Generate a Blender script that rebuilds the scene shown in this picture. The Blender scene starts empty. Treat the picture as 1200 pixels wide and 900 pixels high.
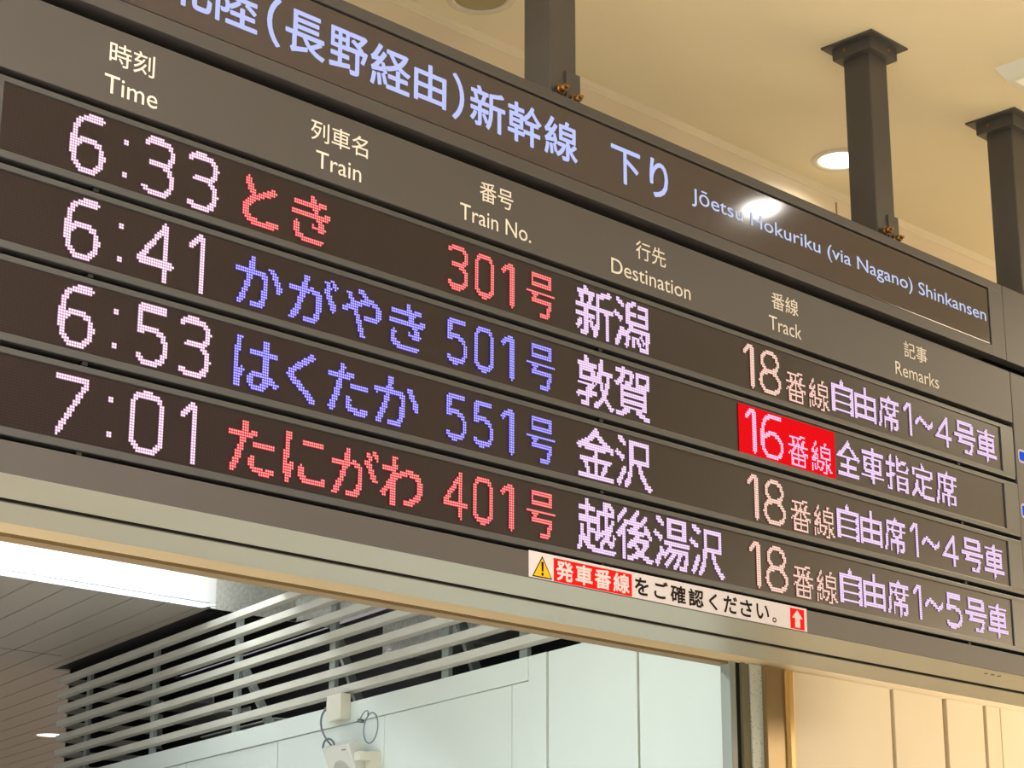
import bpy, bmesh, math, random
import numpy as np
from mathutils import Matrix, Vector
random.seed(7)
SC = bpy.context.scene
COL = SC.collection

# ------------------------------------------------------------------ camera
ZB = 3.8559                      # height of the top edge of the first display row
cd = bpy.data.cameras.new('camera')
cam = bpy.data.objects.new('camera', cd); COL.objects.link(cam)
cd.sensor_fit = 'HORIZONTAL'; cd.sensor_width = 36.0; cd.lens = 2413.466 / 1200 * 36.0
cd.clip_end = 200
r_ = Vector((0.70619708, -0.70801074, 0.00254502)); u_ = Vector((-0.20373254, -0.19976548, 0.95842934))
f_ = Vector((0.67806987, 0.6773585, 0.28531862))
m_ = Matrix((r_, u_, -f_)).transposed().to_4x4()
m_.translation = Vector((-2.51152976, -4.35835753, -2.25594389 + ZB))
cam.matrix_world = m_
SC.camera = cam
SC.view_settings.view_transform = 'Standard'
SC.view_settings.look = 'None'
SC.view_settings.exposure = 0.0
SC.view_settings.gamma = 1.0
SC.view_settings.use_curve_mapping = False

def lin(c):
    o = []
    for v in c:
        v /= 255.0
        o.append(v / 12.92 if v <= 0.04045 else ((v + 0.055) / 1.055) ** 2.4)
    return tuple(o)

# ------------------------------------------------------------------ world: the concourse beyond the hall
W = bpy.data.worlds.new('concourse'); SC.world = W; W.use_nodes = True
nt = W.node_tree; bg = nt.nodes['Background']
tc = nt.nodes.new('ShaderNodeTexCoord'); sep = nt.nodes.new('ShaderNodeSeparateXYZ')
nt.links.new(tc.outputs['Generated'], sep.inputs[0])
ramp = nt.nodes.new('ShaderNodeValToRGB')
mr = nt.nodes.new('ShaderNodeMapRange'); mr.inputs[1].default_value = -1; mr.inputs[2].default_value = 1
nt.links.new(sep.outputs[0], mr.inputs[0]); nt.links.new(mr.outputs[0], ramp.inputs[0])
ramp.color_ramp.elements[0].position = 0.45; ramp.color_ramp.elements[0].color = (0.36, 0.42, 0.60, 1)
ramp.color_ramp.elements[1].position = 0.95; ramp.color_ramp.elements[1].color = (3.4, 2.5, 1.45, 1)
e_ = ramp.color_ramp.elements.new(0.80); e_.color = (0.26, 0.26, 0.30, 1)
e_ = ramp.color_ramp.elements.new(0.87); e_.color = (0.36, 0.32, 0.27, 1)
nt.links.new(ramp.outputs[0], bg.inputs[0]); bg.inputs[1].default_value = 1.0

# ------------------------------------------------------------------ large unseen lights added in the hall, and those of the passage
def area(name, loc, sx, sy, power, color, rot=(0, 0, 0)):
    l = bpy.data.lights.new(name, 'AREA'); l.shape = 'RECTANGLE'; l.size = sx; l.size_y = sy
    l.energy = power; l.color = color
    o = bpy.data.objects.new(name, l); COL.objects.link(o); o.location = loc; o.rotation_euler = rot
    return o
WARM = (1.0, 0.86, 0.62); COOL = (0.86, 0.98, 1.02)
for x, y, p_, c_ in ((-6.5, -3.2, 1150, (0.72, 0.84, 1.0)), (-3.2, -3.2, 1050, (1.0, 0.92, 0.82)), (-3.2, -8.0, 600, WARM), (8.8, -1.6, 105, WARM)):
    area('hall_fill_light', (x, y, 5.36), 2.0, 0.3, p_, c_)  # unseen area lights added to brighten the hall
sg = Vector((15.3, -6.8, 3.75)); sd = (Vector((4.4, 0, 3.4)) - sg).normalized()
area('warm_reflection_light', sg, 3.0, 1.0, 330, (1.0, 0.80, 0.54), sd.to_track_quat('-Z', 'Y').to_euler())  # unseen panel light added for the warm reflection on the board's right end
area('passage_luminaire', (-0.4, 2.45, 4.10), 6.0, 0.16, 260, COOL)
area('passage_luminaire', (-1.0, 9.4, 4.10), 6.0, 0.16, 50, COOL)

# ------------------------------------------------------------------ helpers
def mat(name, color, rough=0.5, metal=0.0, spec=0.5, noise=0.0, nscale=20.0, bump=0.0, bscale=200.0, alpha=None):
    m = bpy.data.materials.new(name); m.use_nodes = True
    n = m.node_tree; b = n.nodes['Principled BSDF']
    c = lin(color)
    b.inputs['Base Color'].default_value = (*c, 1); b.inputs['Roughness'].default_value = rough
    b.inputs['Metallic'].default_value = metal; b.inputs['Specular IOR Level'].default_value = spec
    if noise or bump:
        t = n.nodes.new('ShaderNodeTexCoord')
    if noise:
        nz = n.nodes.new('ShaderNodeTexNoise'); nz.inputs['Scale'].default_value = nscale; nz.inputs['Detail'].default_value = 6
        n.links.new(t.outputs['Object'], nz.inputs['Vector'])
        mx = n.nodes.new('ShaderNodeMix'); mx.data_type = 'RGBA'
        mx.inputs['A'].default_value = (*[v * (1 - noise) for v in c], 1)
        mx.inputs['B'].default_value = (*[min(1, v * (1 + noise)) for v in c], 1)
        n.links.new(nz.outputs['Fac'], mx.inputs['Factor']); n.links.new(mx.outputs['Result'], b.inputs['Base Color'])
    if bump:
        nb = n.nodes.new('ShaderNodeTexNoise'); nb.inputs['Scale'].default_value = bscale
        n.links.new(t.outputs['Object'], nb.inputs['Vector'])
        bp = n.nodes.new('ShaderNodeBump'); bp.inputs['Strength'].default_value = bump; bp.inputs['Distance'].default_value = 0.002
        n.links.new(nb.outputs['Fac'], bp.inputs['Height']); n.links.new(bp.outputs['Normal'], b.inputs['Normal'])
    return m

def emit(name, color, strength=1.0):
    m = bpy.data.materials.new(name); m.use_nodes = True
    n = m.node_tree; n.nodes.remove(n.nodes['Principled BSDF'])
    e = n.nodes.new('ShaderNodeEmission'); e.inputs[0].default_value = (*lin(color), 1); e.inputs[1].default_value = strength
    n.links.new(e.outputs[0], n.nodes['Material Output'].inputs[0])
    return m

class MB:
    """collects shapes, then links them as one mesh object"""
    def __init__(s): s.bm = bmesh.new(); s.mi = 0
    def face(s, pts):
        f = s.bm.faces.new([s.bm.verts.new(p) for p in pts]); f.material_index = s.mi; return f
    def box(s, x0, x1, y0, y1, z0, z1, bev=0.0, M=None):
        b2 = bmesh.new()
        v = [b2.verts.new((x, y, z)) for x in (x0, x1) for y in (y0, y1) for z in (z0, z1)]
        for q in ((0, 1, 3, 2), (4, 6, 7, 5), (0, 4, 5, 1), (2, 3, 7, 6), (0, 2, 6, 4), (1, 5, 7, 3)):
            b2.faces.new([v[i] for i in q])
        if bev: bmesh.ops.bevel(b2, geom=b2.edges[:], offset=bev, segments=2, affect='EDGES', profile=0.6)
        s._merge(b2, M)
    def _merge(s, b2, M=None):
        if M is not None: bmesh.ops.transform(b2, matrix=M, verts=b2.verts)
        mp = {}
        for v in b2.verts: mp[v] = s.bm.verts.new(v.co)
        for f in b2.faces:
            g = s.bm.faces.new([mp[v] for v in f.verts]); g.material_index = s.mi; g.smooth = f.smooth
        b2.free()
    def prism(s, prof, M, length):
        """profile (a,b) extruded along local z 0..length, placed with M"""
        b2 = bmesh.new(); n = len(prof)
        a = [b2.verts.new((p[0], p[1], 0)) for p in prof]; b = [b2.verts.new((p[0], p[1], length)) for p in prof]
        b2.faces.new(a[::-1]); b2.faces.new(b)
        for i in range(n): b2.faces.new([a[i], a[(i + 1) % n], b[(i + 1) % n], b[i]])
        s._merge(b2, M)
    def cyl(s, p0, p1, r0, r1=None, seg=20, smooth=True, cap=True):
        p0, p1 = Vector(p0), Vector(p1); r1 = r0 if r1 is None else r1
        d = p1 - p0; M = Matrix.Translation(p0) @ d.to_track_quat('Z', 'Y').to_matrix().to_4x4(); L = d.length
        b2 = bmesh.new()
        a = [b2.verts.new((r0 * math.cos(2 * math.pi * i / seg), r0 * math.sin(2 * math.pi * i / seg), 0)) for i in range(seg)]
        b = [b2.verts.new((r1 * math.cos(2 * math.pi * i / seg), r1 * math.sin(2 * math.pi * i / seg), L)) for i in range(seg)]
        for i in range(seg):
            f = b2.faces.new([a[i], a[(i + 1) % seg], b[(i + 1) % seg], b[i]]); f.smooth = smooth
        if cap: b2.faces.new(a[::-1]); b2.faces.new(b)
        s._merge(b2, M)
    def lathe(s, prof, M=None, seg=32):
        """profile of (radius, z) pairs turned round z"""
        b2 = bmesh.new(); rings = []
        for rr, z in prof:
            if rr < 1e-6: rings.append([b2.verts.new((0, 0, z))])
            else: rings.append([b2.verts.new((rr * math.cos(2 * math.pi * i / seg), rr * math.sin(2 * math.pi * i / seg), z)) for i in range(seg)])
        for A, B in zip(rings, rings[1:]):
            for i in range(seg):
                j = (i + 1) % seg
                if len(A) == 1: q = [A[0], B[j], B[i]]
                elif len(B) == 1: q = [A[i], A[j], B[0]]
                else: q = [A[i], A[j], B[j], B[i]]
                f = b2.faces.new(q); f.smooth = True
        s._merge(b2, M)
    def tube(s, pts, r, seg=10):
        P = [Vector(p) for p in pts]; rings = []
        b2 = bmesh.new()
        for i, p in enumerate(P):
            t = (P[min(i + 1, len(P) - 1)] - P[max(i - 1, 0)]).normalized()
            q = t.to_track_quat('Z', 'Y').to_matrix()
            rings.append([b2.verts.new(p + q @ Vector((r * math.cos(2 * math.pi * k / seg), r * math.sin(2 * math.pi * k / seg), 0))) for k in range(seg)])
        for A, B in zip(rings, rings[1:]):
            # match ring orientation so tubes do not twist
            off = min(range(seg), key=lambda k: (A[0].co - B[k].co).length)
            B[:] = B[off:] + B[:off]
            for i in range(seg):
                f = b2.faces.new([A[i], A[(i + 1) % seg], B[(i + 1) % seg], B[i]]); f.smooth = True
        b2.faces.new(rings[0][::-1]); b2.faces.new(rings[-1])
        s._merge(b2)
    def build(s, name, mats, parent=None, recalc=True):
        if recalc: bmesh.ops.recalc_face_normals(s.bm, faces=s.bm.faces[:])
        me = bpy.data.meshes.new(name); s.bm.to_mesh(me); s.bm.free()
        for m in (mats if isinstance(mats, (list, tuple)) else [mats]): me.materials.append(m)
        o = bpy.data.objects.new(name, me); COL.objects.link(o)
        if parent is not None:
            o.parent = parent
            chain = Vector((0, 0, 0)); q = parent
            while q is not None: chain += q.location; q = q.parent
            o.data.transform(Matrix.Translation(-chain))
        return o

def struct(o, label=None, cat='structure'):
    o['kind'] = 'structure'
    if label: o['label'] = label
    o['category'] = cat
    return o
def thing(name, loc, label, cat, group=None):
    o = bpy.data.objects.new(name, None); COL.objects.link(o); o.location = loc; o.empty_display_size = 0.1
    o['label'] = label; o['category'] = cat
    if group: o['group'] = group
    return o
def bez(p0, p1, p2, p3, n=14):
    o = []
    for i in range(n + 1):
        t = i / n; a = 1 - t
        o.append(tuple(a ** 3 * p0[k] + 3 * a * a * t * p1[k] + 3 * a * t * t * p2[k] + t ** 3 * p3[k] for k in range(len(p0))))
    return o

# ------------------------------------------------------------------ materials
M = {}
M['ceiling'] = mat('cream_painted_ceiling', (222, 210, 176), 0.75, noise=0.03, nscale=3)
M['cream'] = mat('cream_enamel_panel', (226, 211, 180), 0.45, noise=0.05, nscale=2.5)
M['bead'] = mat('tan_joint', (150, 118, 70), 0.6)
M['pale'] = mat('pale_green_white_panel', (210, 220, 213), 0.42, noise=0.05, nscale=1.6)
M['groove'] = mat('olive_joint_sealant', (112, 108, 82), 0.8)  # olive colour of the panel joints and corner edge strip
M['plank'] = mat('grey_aluminium_plank', (166, 159, 150), 0.42, metal=0.0, spec=0.7, noise=0.05, nscale=1.2)
M['plank_gap'] = mat('plank_joint', (70, 64, 56), 0.8)
M['casing'] = mat('bronze_grey_painted_steel', (68, 65, 64), 0.48, metal=0.08, spec=0.4, noise=0.04, nscale=5, bump=0.06, bscale=900)
M['bezel'] = mat('satin_aluminium_bezel', (70, 70, 71), 0.36, metal=0.3, spec=0.5)
M['underside'] = mat('grey_steel_underside', (150, 148, 134), 0.35, metal=0.3, spec=0.5, noise=0.04, nscale=4)
M['black'] = mat('black_recess', (8, 8, 12), 0.6)
M['glass'] = mat('smoked_acrylic_front', (60, 52, 51), 0.09, spec=0.5)
M['post'] = mat('dark_grey_painted_steel', (72, 69, 66), 0.42, metal=0.2, noise=0.08, nscale=14)
M['bolt'] = mat('rusty_zinc_bolt', (142, 104, 58), 0.4, metal=0.7, noise=0.4, nscale=60)
M['white_paint'] = mat('white_print', (206, 200, 188), 0.6)
M['sticker'] = mat('white_vinyl', (186, 180, 182), 0.8, spec=0.1)
M['red'] = mat('red_print', (214, 14, 12), 0.8, spec=0.1)
M['yellow'] = mat('yellow_print', (222, 160, 18), 0.8, spec=0.1)
M['ink'] = mat('black_print', (28, 20, 18), 0.8, spec=0.1)
M['blue'] = mat('blue_print', (14, 70, 226), 0.8, spec=0.1)
M['slat'] = mat('pale_grey_louver_blade', (196, 196, 184), 0.4, spec=0.5, noise=0.05, nscale=6)
M['upright'] = mat('grey_green_steel_upright', (140, 150, 142), 0.5)
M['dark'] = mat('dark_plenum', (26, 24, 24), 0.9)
M['galv'] = mat('galvanised_steel', (196, 196, 186), 0.5, metal=0.1, noise=0.5, nscale=38)
M['trough'] = mat('white_reflector', (236, 236, 232), 0.5)
M['speckle'] = mat('speckled_pale_terrazzo', (190, 198, 186), 0.5)
M['bronze'] = mat('brown_anodised_cover', (140, 118, 78), 0.35, metal=0.4)
M['plastic'] = mat('off_white_plastic', (206, 208, 200), 0.5)
M['plastic2'] = mat('cream_plastic', (212, 211, 194), 0.5)
M['cone'] = mat('grey_speaker_mesh', (166, 168, 158), 0.7)
M['cable'] = mat('grey_cable', (92, 102, 108), 0.5)
M['wire'] = mat('steel_wire', (120, 128, 130), 0.35, metal=0.6)
M['floor'] = mat('pale_granite_floor', (212, 204, 190), 0.35, noise=0.1, nscale=40)
M['tube'] = emit('fluorescent_glow', (245, 250, 255), 70.0)
M['lamp'] = emit('downlight_glow', (255, 252, 248), 5.0)
M['lamp_off'] = mat('unlit_lamp_lens', (150, 138, 96), 0.4)
M['chrome'] = mat('white_trim_ring', (206, 196, 172), 0.35)
M['soffit'] = mat('brown_trim', (120, 100, 66), 0.6)  # plain brown for the bulkhead underside and the diffuser opening
M['head'] = emit('lit_header_lettering', (196, 204, 255), 1.0)
M['head_en'] = emit('lit_header_lettering_small', (206, 216, 250), 0.95)
M['headrim'] = M['head']
# speckles of the terrazzo strip
n = M['speckle'].node_tree; b = n.nodes['Principled BSDF']
t = n.nodes.new('ShaderNodeTexCoord'); v = n.nodes.new('ShaderNodeTexVoronoi'); v.inputs['Scale'].default_value = 70
n.links.new(t.outputs['Object'], v.inputs['Vector'])
cr = n.nodes.new('ShaderNodeValToRGB'); cr.color_ramp.elements[0].position = 0.16; cr.color_ramp.elements[1].position = 0.24
cr.color_ramp.elements[0].color = (*lin((120, 126, 112)), 1); cr.color_ramp.elements[1].color = (*lin((196, 204, 192)), 1)
n.links.new(v.outputs['Distance'], cr.inputs[0]); n.links.new(cr.outputs[0], b.inputs['Base Color'])

# LED matrix front: dark resin with a fine grid of unlit diodes
DOT = 0.0076367; NROW = 24; NCOL = 614; WIN_H = 0.18638; WIN_W = 4.6933; PITCH = 0.24
def matrix_material():
    m = mat('unlit_led_matrix', (58, 46, 46), 0.30, spec=0.45)
    n = m.node_tree; b = n.nodes['Principled BSDF']
    t = n.nodes.new('ShaderNodeTexCoord'); s = n.nodes.new('ShaderNodeSeparateXYZ'); n.links.new(t.outputs['Object'], s.inputs[0])
    def cell(out):
        d = n.nodes.new('ShaderNodeMath'); d.operation = 'MULTIPLY'; d.inputs[1].default_value = 1 / DOT; n.links.new(out, d.inputs[0])
        f = n.nodes.new('ShaderNodeMath'); f.operation = 'FRACT'; n.links.new(d.outputs[0], f.inputs[0])
        a = n.nodes.new('ShaderNodeMath'); a.operation = 'SUBTRACT'; a.inputs[1].default_value = 0.5; n.links.new(f.outputs[0], a.inputs[0])
        q = n.nodes.new('ShaderNodeMath'); q.operation = 'POWER'; q.inputs[1].default_value = 2; 
        ab = n.nodes.new('ShaderNodeMath'); ab.operation = 'ABSOLUTE'; n.links.new(a.outputs[0], ab.inputs[0]); n.links.new(ab.outputs[0], q.inputs[0])
        return q.outputs[0]
    ad = n.nodes.new('ShaderNodeMath'); ad.operation = 'ADD'; n.links.new(cell(s.outputs[0]), ad.inputs[0]); n.links.new(cell(s.outputs[2]), ad.inputs[1])
    cr = n.nodes.new('ShaderNodeValToRGB'); cr.color_ramp.interpolation = 'EASE'
    cr.color_ramp.elements[0].position = 0.04; cr.color_ramp.elements[1].position = 0.16
    cr.color_ramp.elements[0].color = (*lin((40, 27, 32)), 1); cr.color_ramp.elements[1].color = (*lin((14, 7, 11)), 1)
    n.links.new(ad.outputs[0], cr.inputs[0]); n.links.new(cr.outputs[0], b.inputs['Base Color'])
    return m
M['matrix'] = matrix_material()

# ------------------------------------------------------------------ structure
CEIL = ZB + 1.562; YW = 1.216; ICEIL = ZB + 0.277; FASC = ZB - 0.868
az = math.radians(14.1)
D = Vector((math.sin(az), math.cos(az), 0)); N = Vector((math.cos(az), -math.sin(az), 0))   # along / into the passage wall
O = Vector((4.448, YW, 0))
def WP(s, z, off=0.0):            # point on the passage wall: distance along it, height above the row line, depth behind its face
    return O + D * s + N * off + Vector((0, 0, ZB + z))
MW = Matrix(((D.x, N.x, 0, O.x), (D.y, N.y, 0, O.y), (0, 0, 1, ZB), (0, 0, 0, 1)))   # local (s, depth, z) -> world

b = MB(); b.face([(-9, -13, 0), (16, -13, 0), (16, 26, 0), (-9, 26, 0)])
struct(b.build('floor', M['floor']), 'pale granite floor of the station hall', 'floor')
b = MB(); b.box(-9, 16, -13, YW + 0.07, CEIL, CEIL + 0.1)
struct(b.build('ceiling', M['ceiling']), 'cream painted hall ceiling above the departure board', 'ceiling')
# bulkhead wall in the plane behind the board, opening below it on the left
b = MB()
b.box(-9, 4.42, YW, YW + 0.07, FASC, CEIL)
b.box(4.42, 16, YW, YW + 0.07, FASC, CEIL)
struct(b.build('wall_back', M['cream']), 'cream bulkhead above the passage opening', 'wall')
b = MB(); b.box(-9, 4.42, YW + 0.004, YW + 0.075, FASC - 0.012, FASC)
struct(b.build('trim_1', M['soffit']), 'brown trim under the bulkhead edge', 'trim')
# top moulding where bulkhead meets ceiling
b = MB()
prof = [(0, 0), (0, -0.036), (-0.004, -0.036), (-0.007, -0.028), (-0.009, -0.018), (-0.014, -0.008), (-0.016, 0)]
b.prism([(p[0], p[1]) for p in prof], Matrix(((0, 0, 1, -9), (1, 0, 0, YW), (0, 1, 0, CEIL), (0, 0, 0, 1))), 25)
struct(b.build('trim_2', M['ceiling']), 'slim cream cove moulding between bulkhead and ceiling', 'trim')
b = MB(); b.box(5.324, 5.332, YW - 0.003, YW, CEIL - 0.3, CEIL - 0.055)
struct(b.build('trim_3', M['bead']), 'thin vertical joint in the bulkhead under the ceiling', 'trim')

# cream panel wall right of the passage, below the bulkhead
b = MB()
xs = [(4.792, 5.563), (5.592, 5.996), (6.034, 6.352), (6.380, 6.505), (6.511, 7.3), (7.33, 8.1), (8.13, 9.0), (9.03, 10.0), (10.03, 16)]
for x0, x1 in xs: b.box(x0, x1, YW - 0.012, YW + 0.06, 0.0, FASC + 0.002, 0.004)
struct(b.build('wall_right', M['cream']), 'cream enamelled wall panels right of the passage', 'wall')
b = MB(); b.box(4.74, 16, YW + 0.02, YW + 0.05, 0.0, FASC)
struct(b.build('trim_4', M['bead']), 'tan joints between the cream panels', 'trim')
b = MB(); b.box(4.740, 4.792, YW - 0.045, YW + 0.02, 0, FASC, 0.012)
struct(b.build('trim_5', mat('golden_bead', (206, 164, 92), 0.35, metal=0.2)), 'golden rounded edge bead beside the cream panels', 'trim')
b = MB(); b.box(4.604, 4.742, YW - 0.030, YW + 0.05, 0, FASC + 0.001, 0.004)
struct(b.build('trim_6', M['bronze']), 'brown metal cover strip beside the speckled strip', 'trim')
b = MB(); b.box(4.525, 4.604, YW - 0.010, YW + 0.05, 0, FASC + 0.001, 0.002)
struct(b.build('trim_7', M['speckle']), 'pale speckled stone strip at the passage corner', 'trim')
b = MB(); b.box(4.487, 4.525, YW - 0.004, YW + 0.05, 0, FASC + 0.001, 0.004); b.box(4.466, 4.487, YW - 0.012, YW + 0.05, 0, FASC + 0.001, 0.003)
struct(b.build('trim_8', M['groove']), 'olive metal edge strip at the passage corner', 'trim')
b = MB(); b.box(4.430, 4.468, YW + 0.004, YW + 0.055, 0, FASC)
struct(b.build('trim_9', M['black']), 'black gap at the end of the passage wall', 'trim')
b = MB(); b.box(4.392, 4.432, YW - 0.004, YW + 0.05, 0, FASC + 0.001, 0.004)
struct(b.build('trim_10', M['upright']), 'slim grey edge strip closing the passage wall', 'trim')

# passage wall of pale panels (angled)
TOPZ = -0.610
b = MB()
def wbox(mb, s0, s1, d0, d1, z0, z1, bev=0.0): mb.box(s0, s1, d0, d1, z0, z1, bev, MW)
wbox(b, 0.055, 0.748, 0.0, 0.06, -ZB, TOPZ, 0.003)
wbox(b, 0.768, 1.538, 0.0, 0.06, -ZB, TOPZ, 0.003)
wbox(b, 1.555, 1.720, -0.004, 0.06, -ZB, TOPZ, 0.002)
for s0, s1 in ((1.728, 1.892), (1.900, 3.290), (3.298, 4.720), (4.730, 6.200), (6.210, 7.68), (7.69, 9.0)):
    wbox(b, s0, s1, 0.004, 0.06, -ZB, -0.733, 0.002)
struct(b.build('wall_passage', M['pale']), 'pale green white panelled wall of the passage', 'wall')
b = MB(); wbox(b, 0.06, 9.0, 0.02, 0.05, -ZB, TOPZ - 0.01)
struct(b.build('trim_11', M['groove']), 'olive joints between the pale wall panels', 'trim')
b = MB(); wbox(b, 1.722, 9.0, -0.008, 0.06, -0.730, TOPZ, 0.003)
struct(b.build('trim_12', M['pale']), 'pale top rail of the passage wall under the louvers', 'trim')

# passage ceiling of long planks, parallel to the angled wall, with the light trough cut out
TY0, TY1 = 5.94, 6.90
b = MB(); g = MB()
def cut_poly(poly, y, keep_above):
    out = []
    for i in range(len(poly)):
        A, B = poly[i], poly[(i + 1) % len(poly)]
        ina = (A[1] > y) == keep_above; inb = (B[1] > y) == keep_above
        if ina: out.append(A)
        if ina != inb:
            t = (y - A[1]) / (B[1] - A[1]); out.append((A[0] + t * (B[0] - A[0]), y))
    return out
def slab(mb, poly, z, h):
    if len(poly) < 3: return
    mb.prism(poly, Matrix.Translation((0, 0, z)), h)
for j in range(-34, 16):
    d1 = -0.10 + 0.25 * j; d0 = d1 - 0.25
    if j == 15: d0, d1 = -0.10, -0.012
    s0 = -3 if d1 < 0 else 9.1; s1_ = 9.1 if j == 15 else 26
    gap = 0.006
    pts = []
    for sd, d in ((s0, d0 + gap), (s1_, d0 + gap), (s1_, d1 - gap), (s0, d1 - gap)):
        q = O + D * sd + N * d; pts.append((q.x, q.y))
    for lo, hi in ((YW + 0.07, TY0), (TY1, 24)):
        slab(b, cut_poly(cut_poly(pts, lo, True), hi, False), ICEIL, 0.012)
o = struct(b.build('ceiling', M['plank']), 'grey plank ceiling of the passage', 'ceiling')
b = MB()
for lo, hi in ((YW + 0.07, TY0), (TY1, 24)):
    pts = [((O + D * s + N * d).x, (O + D * s + N * d).y) for s, d in ((-3, -9), (26, -9), (26, -0.02), (-3, -0.02))]
    slab(b, cut_poly(cut_poly(pts, lo, True), hi, False), ICEIL + 0.016, 0.02)
pts = [((O + D * s + N * d).x, (O + D * s + N * d).y) for s, d in ((9.1, -0.1), (26, -0.1), (26, 3.2), (9.1, 3.2))]
slab(b, cut_poly(pts, 24, False), ICEIL + 0.016, 0.02)
struct(b.build('trim_13', M['plank_gap']), 'dark joints between the ceiling planks', 'trim')
# seam across the planks
b = MB(); b.box(3.5, 6.31, 9.385, 9.395, ICEIL - 0.001, ICEIL + 0.01)
struct(b.build('trim_14', M['plank_gap']), 'thin seam across the ceiling planks', 'trim')
# far end and open side of the passage
b = MB(); b.box(-9, 16, 24, 24.1, 0, ICEIL + 0.1)
struct(b.build('wall_far', M['plank']), 'grey far wall of the passage', 'wall')

# plenum behind the louvers
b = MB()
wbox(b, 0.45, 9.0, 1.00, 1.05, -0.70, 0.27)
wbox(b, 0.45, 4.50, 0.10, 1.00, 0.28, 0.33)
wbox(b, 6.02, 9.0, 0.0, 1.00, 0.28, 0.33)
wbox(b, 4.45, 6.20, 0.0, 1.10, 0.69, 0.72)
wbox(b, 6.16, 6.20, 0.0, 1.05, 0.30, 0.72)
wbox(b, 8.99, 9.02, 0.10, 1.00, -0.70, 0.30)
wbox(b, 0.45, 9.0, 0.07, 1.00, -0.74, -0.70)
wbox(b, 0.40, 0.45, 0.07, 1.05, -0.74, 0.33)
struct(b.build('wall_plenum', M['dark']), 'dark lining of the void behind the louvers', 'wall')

# ------------------------------------------------------------------ louver screen
lv = thing('louver_screen', WP(4.5, -0.49), 'long pale grey louver screen of seven blades above the pale passage wall', 'louver')
S0, S1 = 0.35, 8.975
for i in range(7):
    zt = 0.195 - i * 0.1152
    b = MB()
    prof = [(0, 0), (0, -0.044), (0.034, -0.056), (0.036, -0.051), (0.004, -0.040), (0.004, 0)]   # (depth, z)
    A = Matrix(((N.x, 0, D.x, (O + D * S0).x), (N.y, 0, D.y, (O + D * S0).y), (0, 1, 0, ZB + zt), (0, 0, 0, 1)))
    b.prism(prof, A, S1 - S0)
    b.build('blade', M['slat'], lv)
    b = MB()     # mitred return of the blade round the end of the screen
    A = Matrix(((-D.x, 0, N.x, (O + D * S1).x), (-D.y, 0, N.y, (O + D * S1).y), (0, 1, 0, ZB + zt), (0, 0, 0, 1)))
    b.prism(prof, A, 0.9)
    b.build('blade_return', M['slat'], lv)
for s in (8.40, 7.0, 5.52, 4.08, 2.68, 1.86, 1.28):
    b = MB(); wbox(b, s - 0.038, s + 0.038, 0.049, 0.075, -0.70, 0.20)
    b.build('upright', M['upright'], lv)

# things in the void behind
def strut(a, c, w, t_, label, m='upright'):
    P, Q = WP(a[0], a[1], a[2]), WP(c[0], c[1], c[2])
    o = thing('hanger_strut', Q, label, 'strut', 'struts in the louver void')
    d = (Q - P); L = d.length
    R = Matrix.Translation(P) @ d.to_track_quat('Z', 'Y').to_matrix().to_4x4()
    b = MB(); b.box(-w / 2, w / 2, -t_ / 2, t_ / 2, 0, L, 0.002, R); b.build('bar', M[m], o)
    b = MB(); b.box(-w * .8, w * .8, -w * .8, w * .8, -0.004, 0.004, 0, Matrix.Translation(P)); b.build('foot_plate', M[m], o)
strut((3.12, 0.0, 0.32), (2.79, -0.55, 0.32), 0.06, 0.03, 'grey slanting strut behind the louvers, left of the right uprights')
strut((4.62, 0.0, 0.32), (4.15, -0.66, 0.32), 0.06, 0.03, 'grey slanting strut behind the louvers above the junction box')
strut((6.05, -0.05, 0.32), (5.49, -0.58, 0.32), 0.06, 0.03, 'grey slanting strut behind the louvers, farthest left')
o = thing('air_duct', WP(3.9, -0.2, 0.5), 'mottled galvanised duct seen between the upper louvers', 'duct')
b = MB(); wbox(b, 3.0, 4.4, 0.55, 0.95, -0.20, 0.02, 0.01); b.build('duct_body', M['galv'], o)
b = MB(); wbox(b, 3.58, 3.62, 0.53, 0.97, -0.22, 0.04, 0.004); b.build('flange', M['galv'], o)
o = thing('cable_loop', WP(1.1, -0.5, 0.4), 'thin pale cable hanging in the void beside the right upright', 'cable')
b = MB(); b.tube([tuple(WP(1.05 + 0.10 * math.sin(t * 2.4), -0.62 + 0.5 * t, 0.35)) for t in [i / 14 for i in range(15)]], 0.006); b.build('wire', M['plastic'], o)
for q, (s0, s1, z) in enumerate(((7.7, 8.3, -0.10), (7.0, 7.9, -0.25), (6.0, 7.3, -0.42), (4.8, 6.6, -0.56))):  # pale slabs added in place of the lit ceiling glimpsed beyond the louvers
    o = thing('void_slab', WP((s0 + s1) / 2, z, 0.6), ('pale added slab behind the louvers, topmost at the left end', 'pale added slab behind the louvers, second from the top',
        'pale added slab behind the louvers, third from the top', 'pale added slab behind the louvers, lowest above the rail')[q], 'board', 'added slabs in the louver void')
    b = MB(); wbox(b, s0, s1, 0.55, 0.80, z, z + 0.012, 0.002); b.build('sheet', M['plastic'], o)
    b = MB(); wbox(b, s0, s1, 0.80, 0.815, z, z + 0.05, 0.002); b.build('lip', M['plastic'], o)

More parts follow.
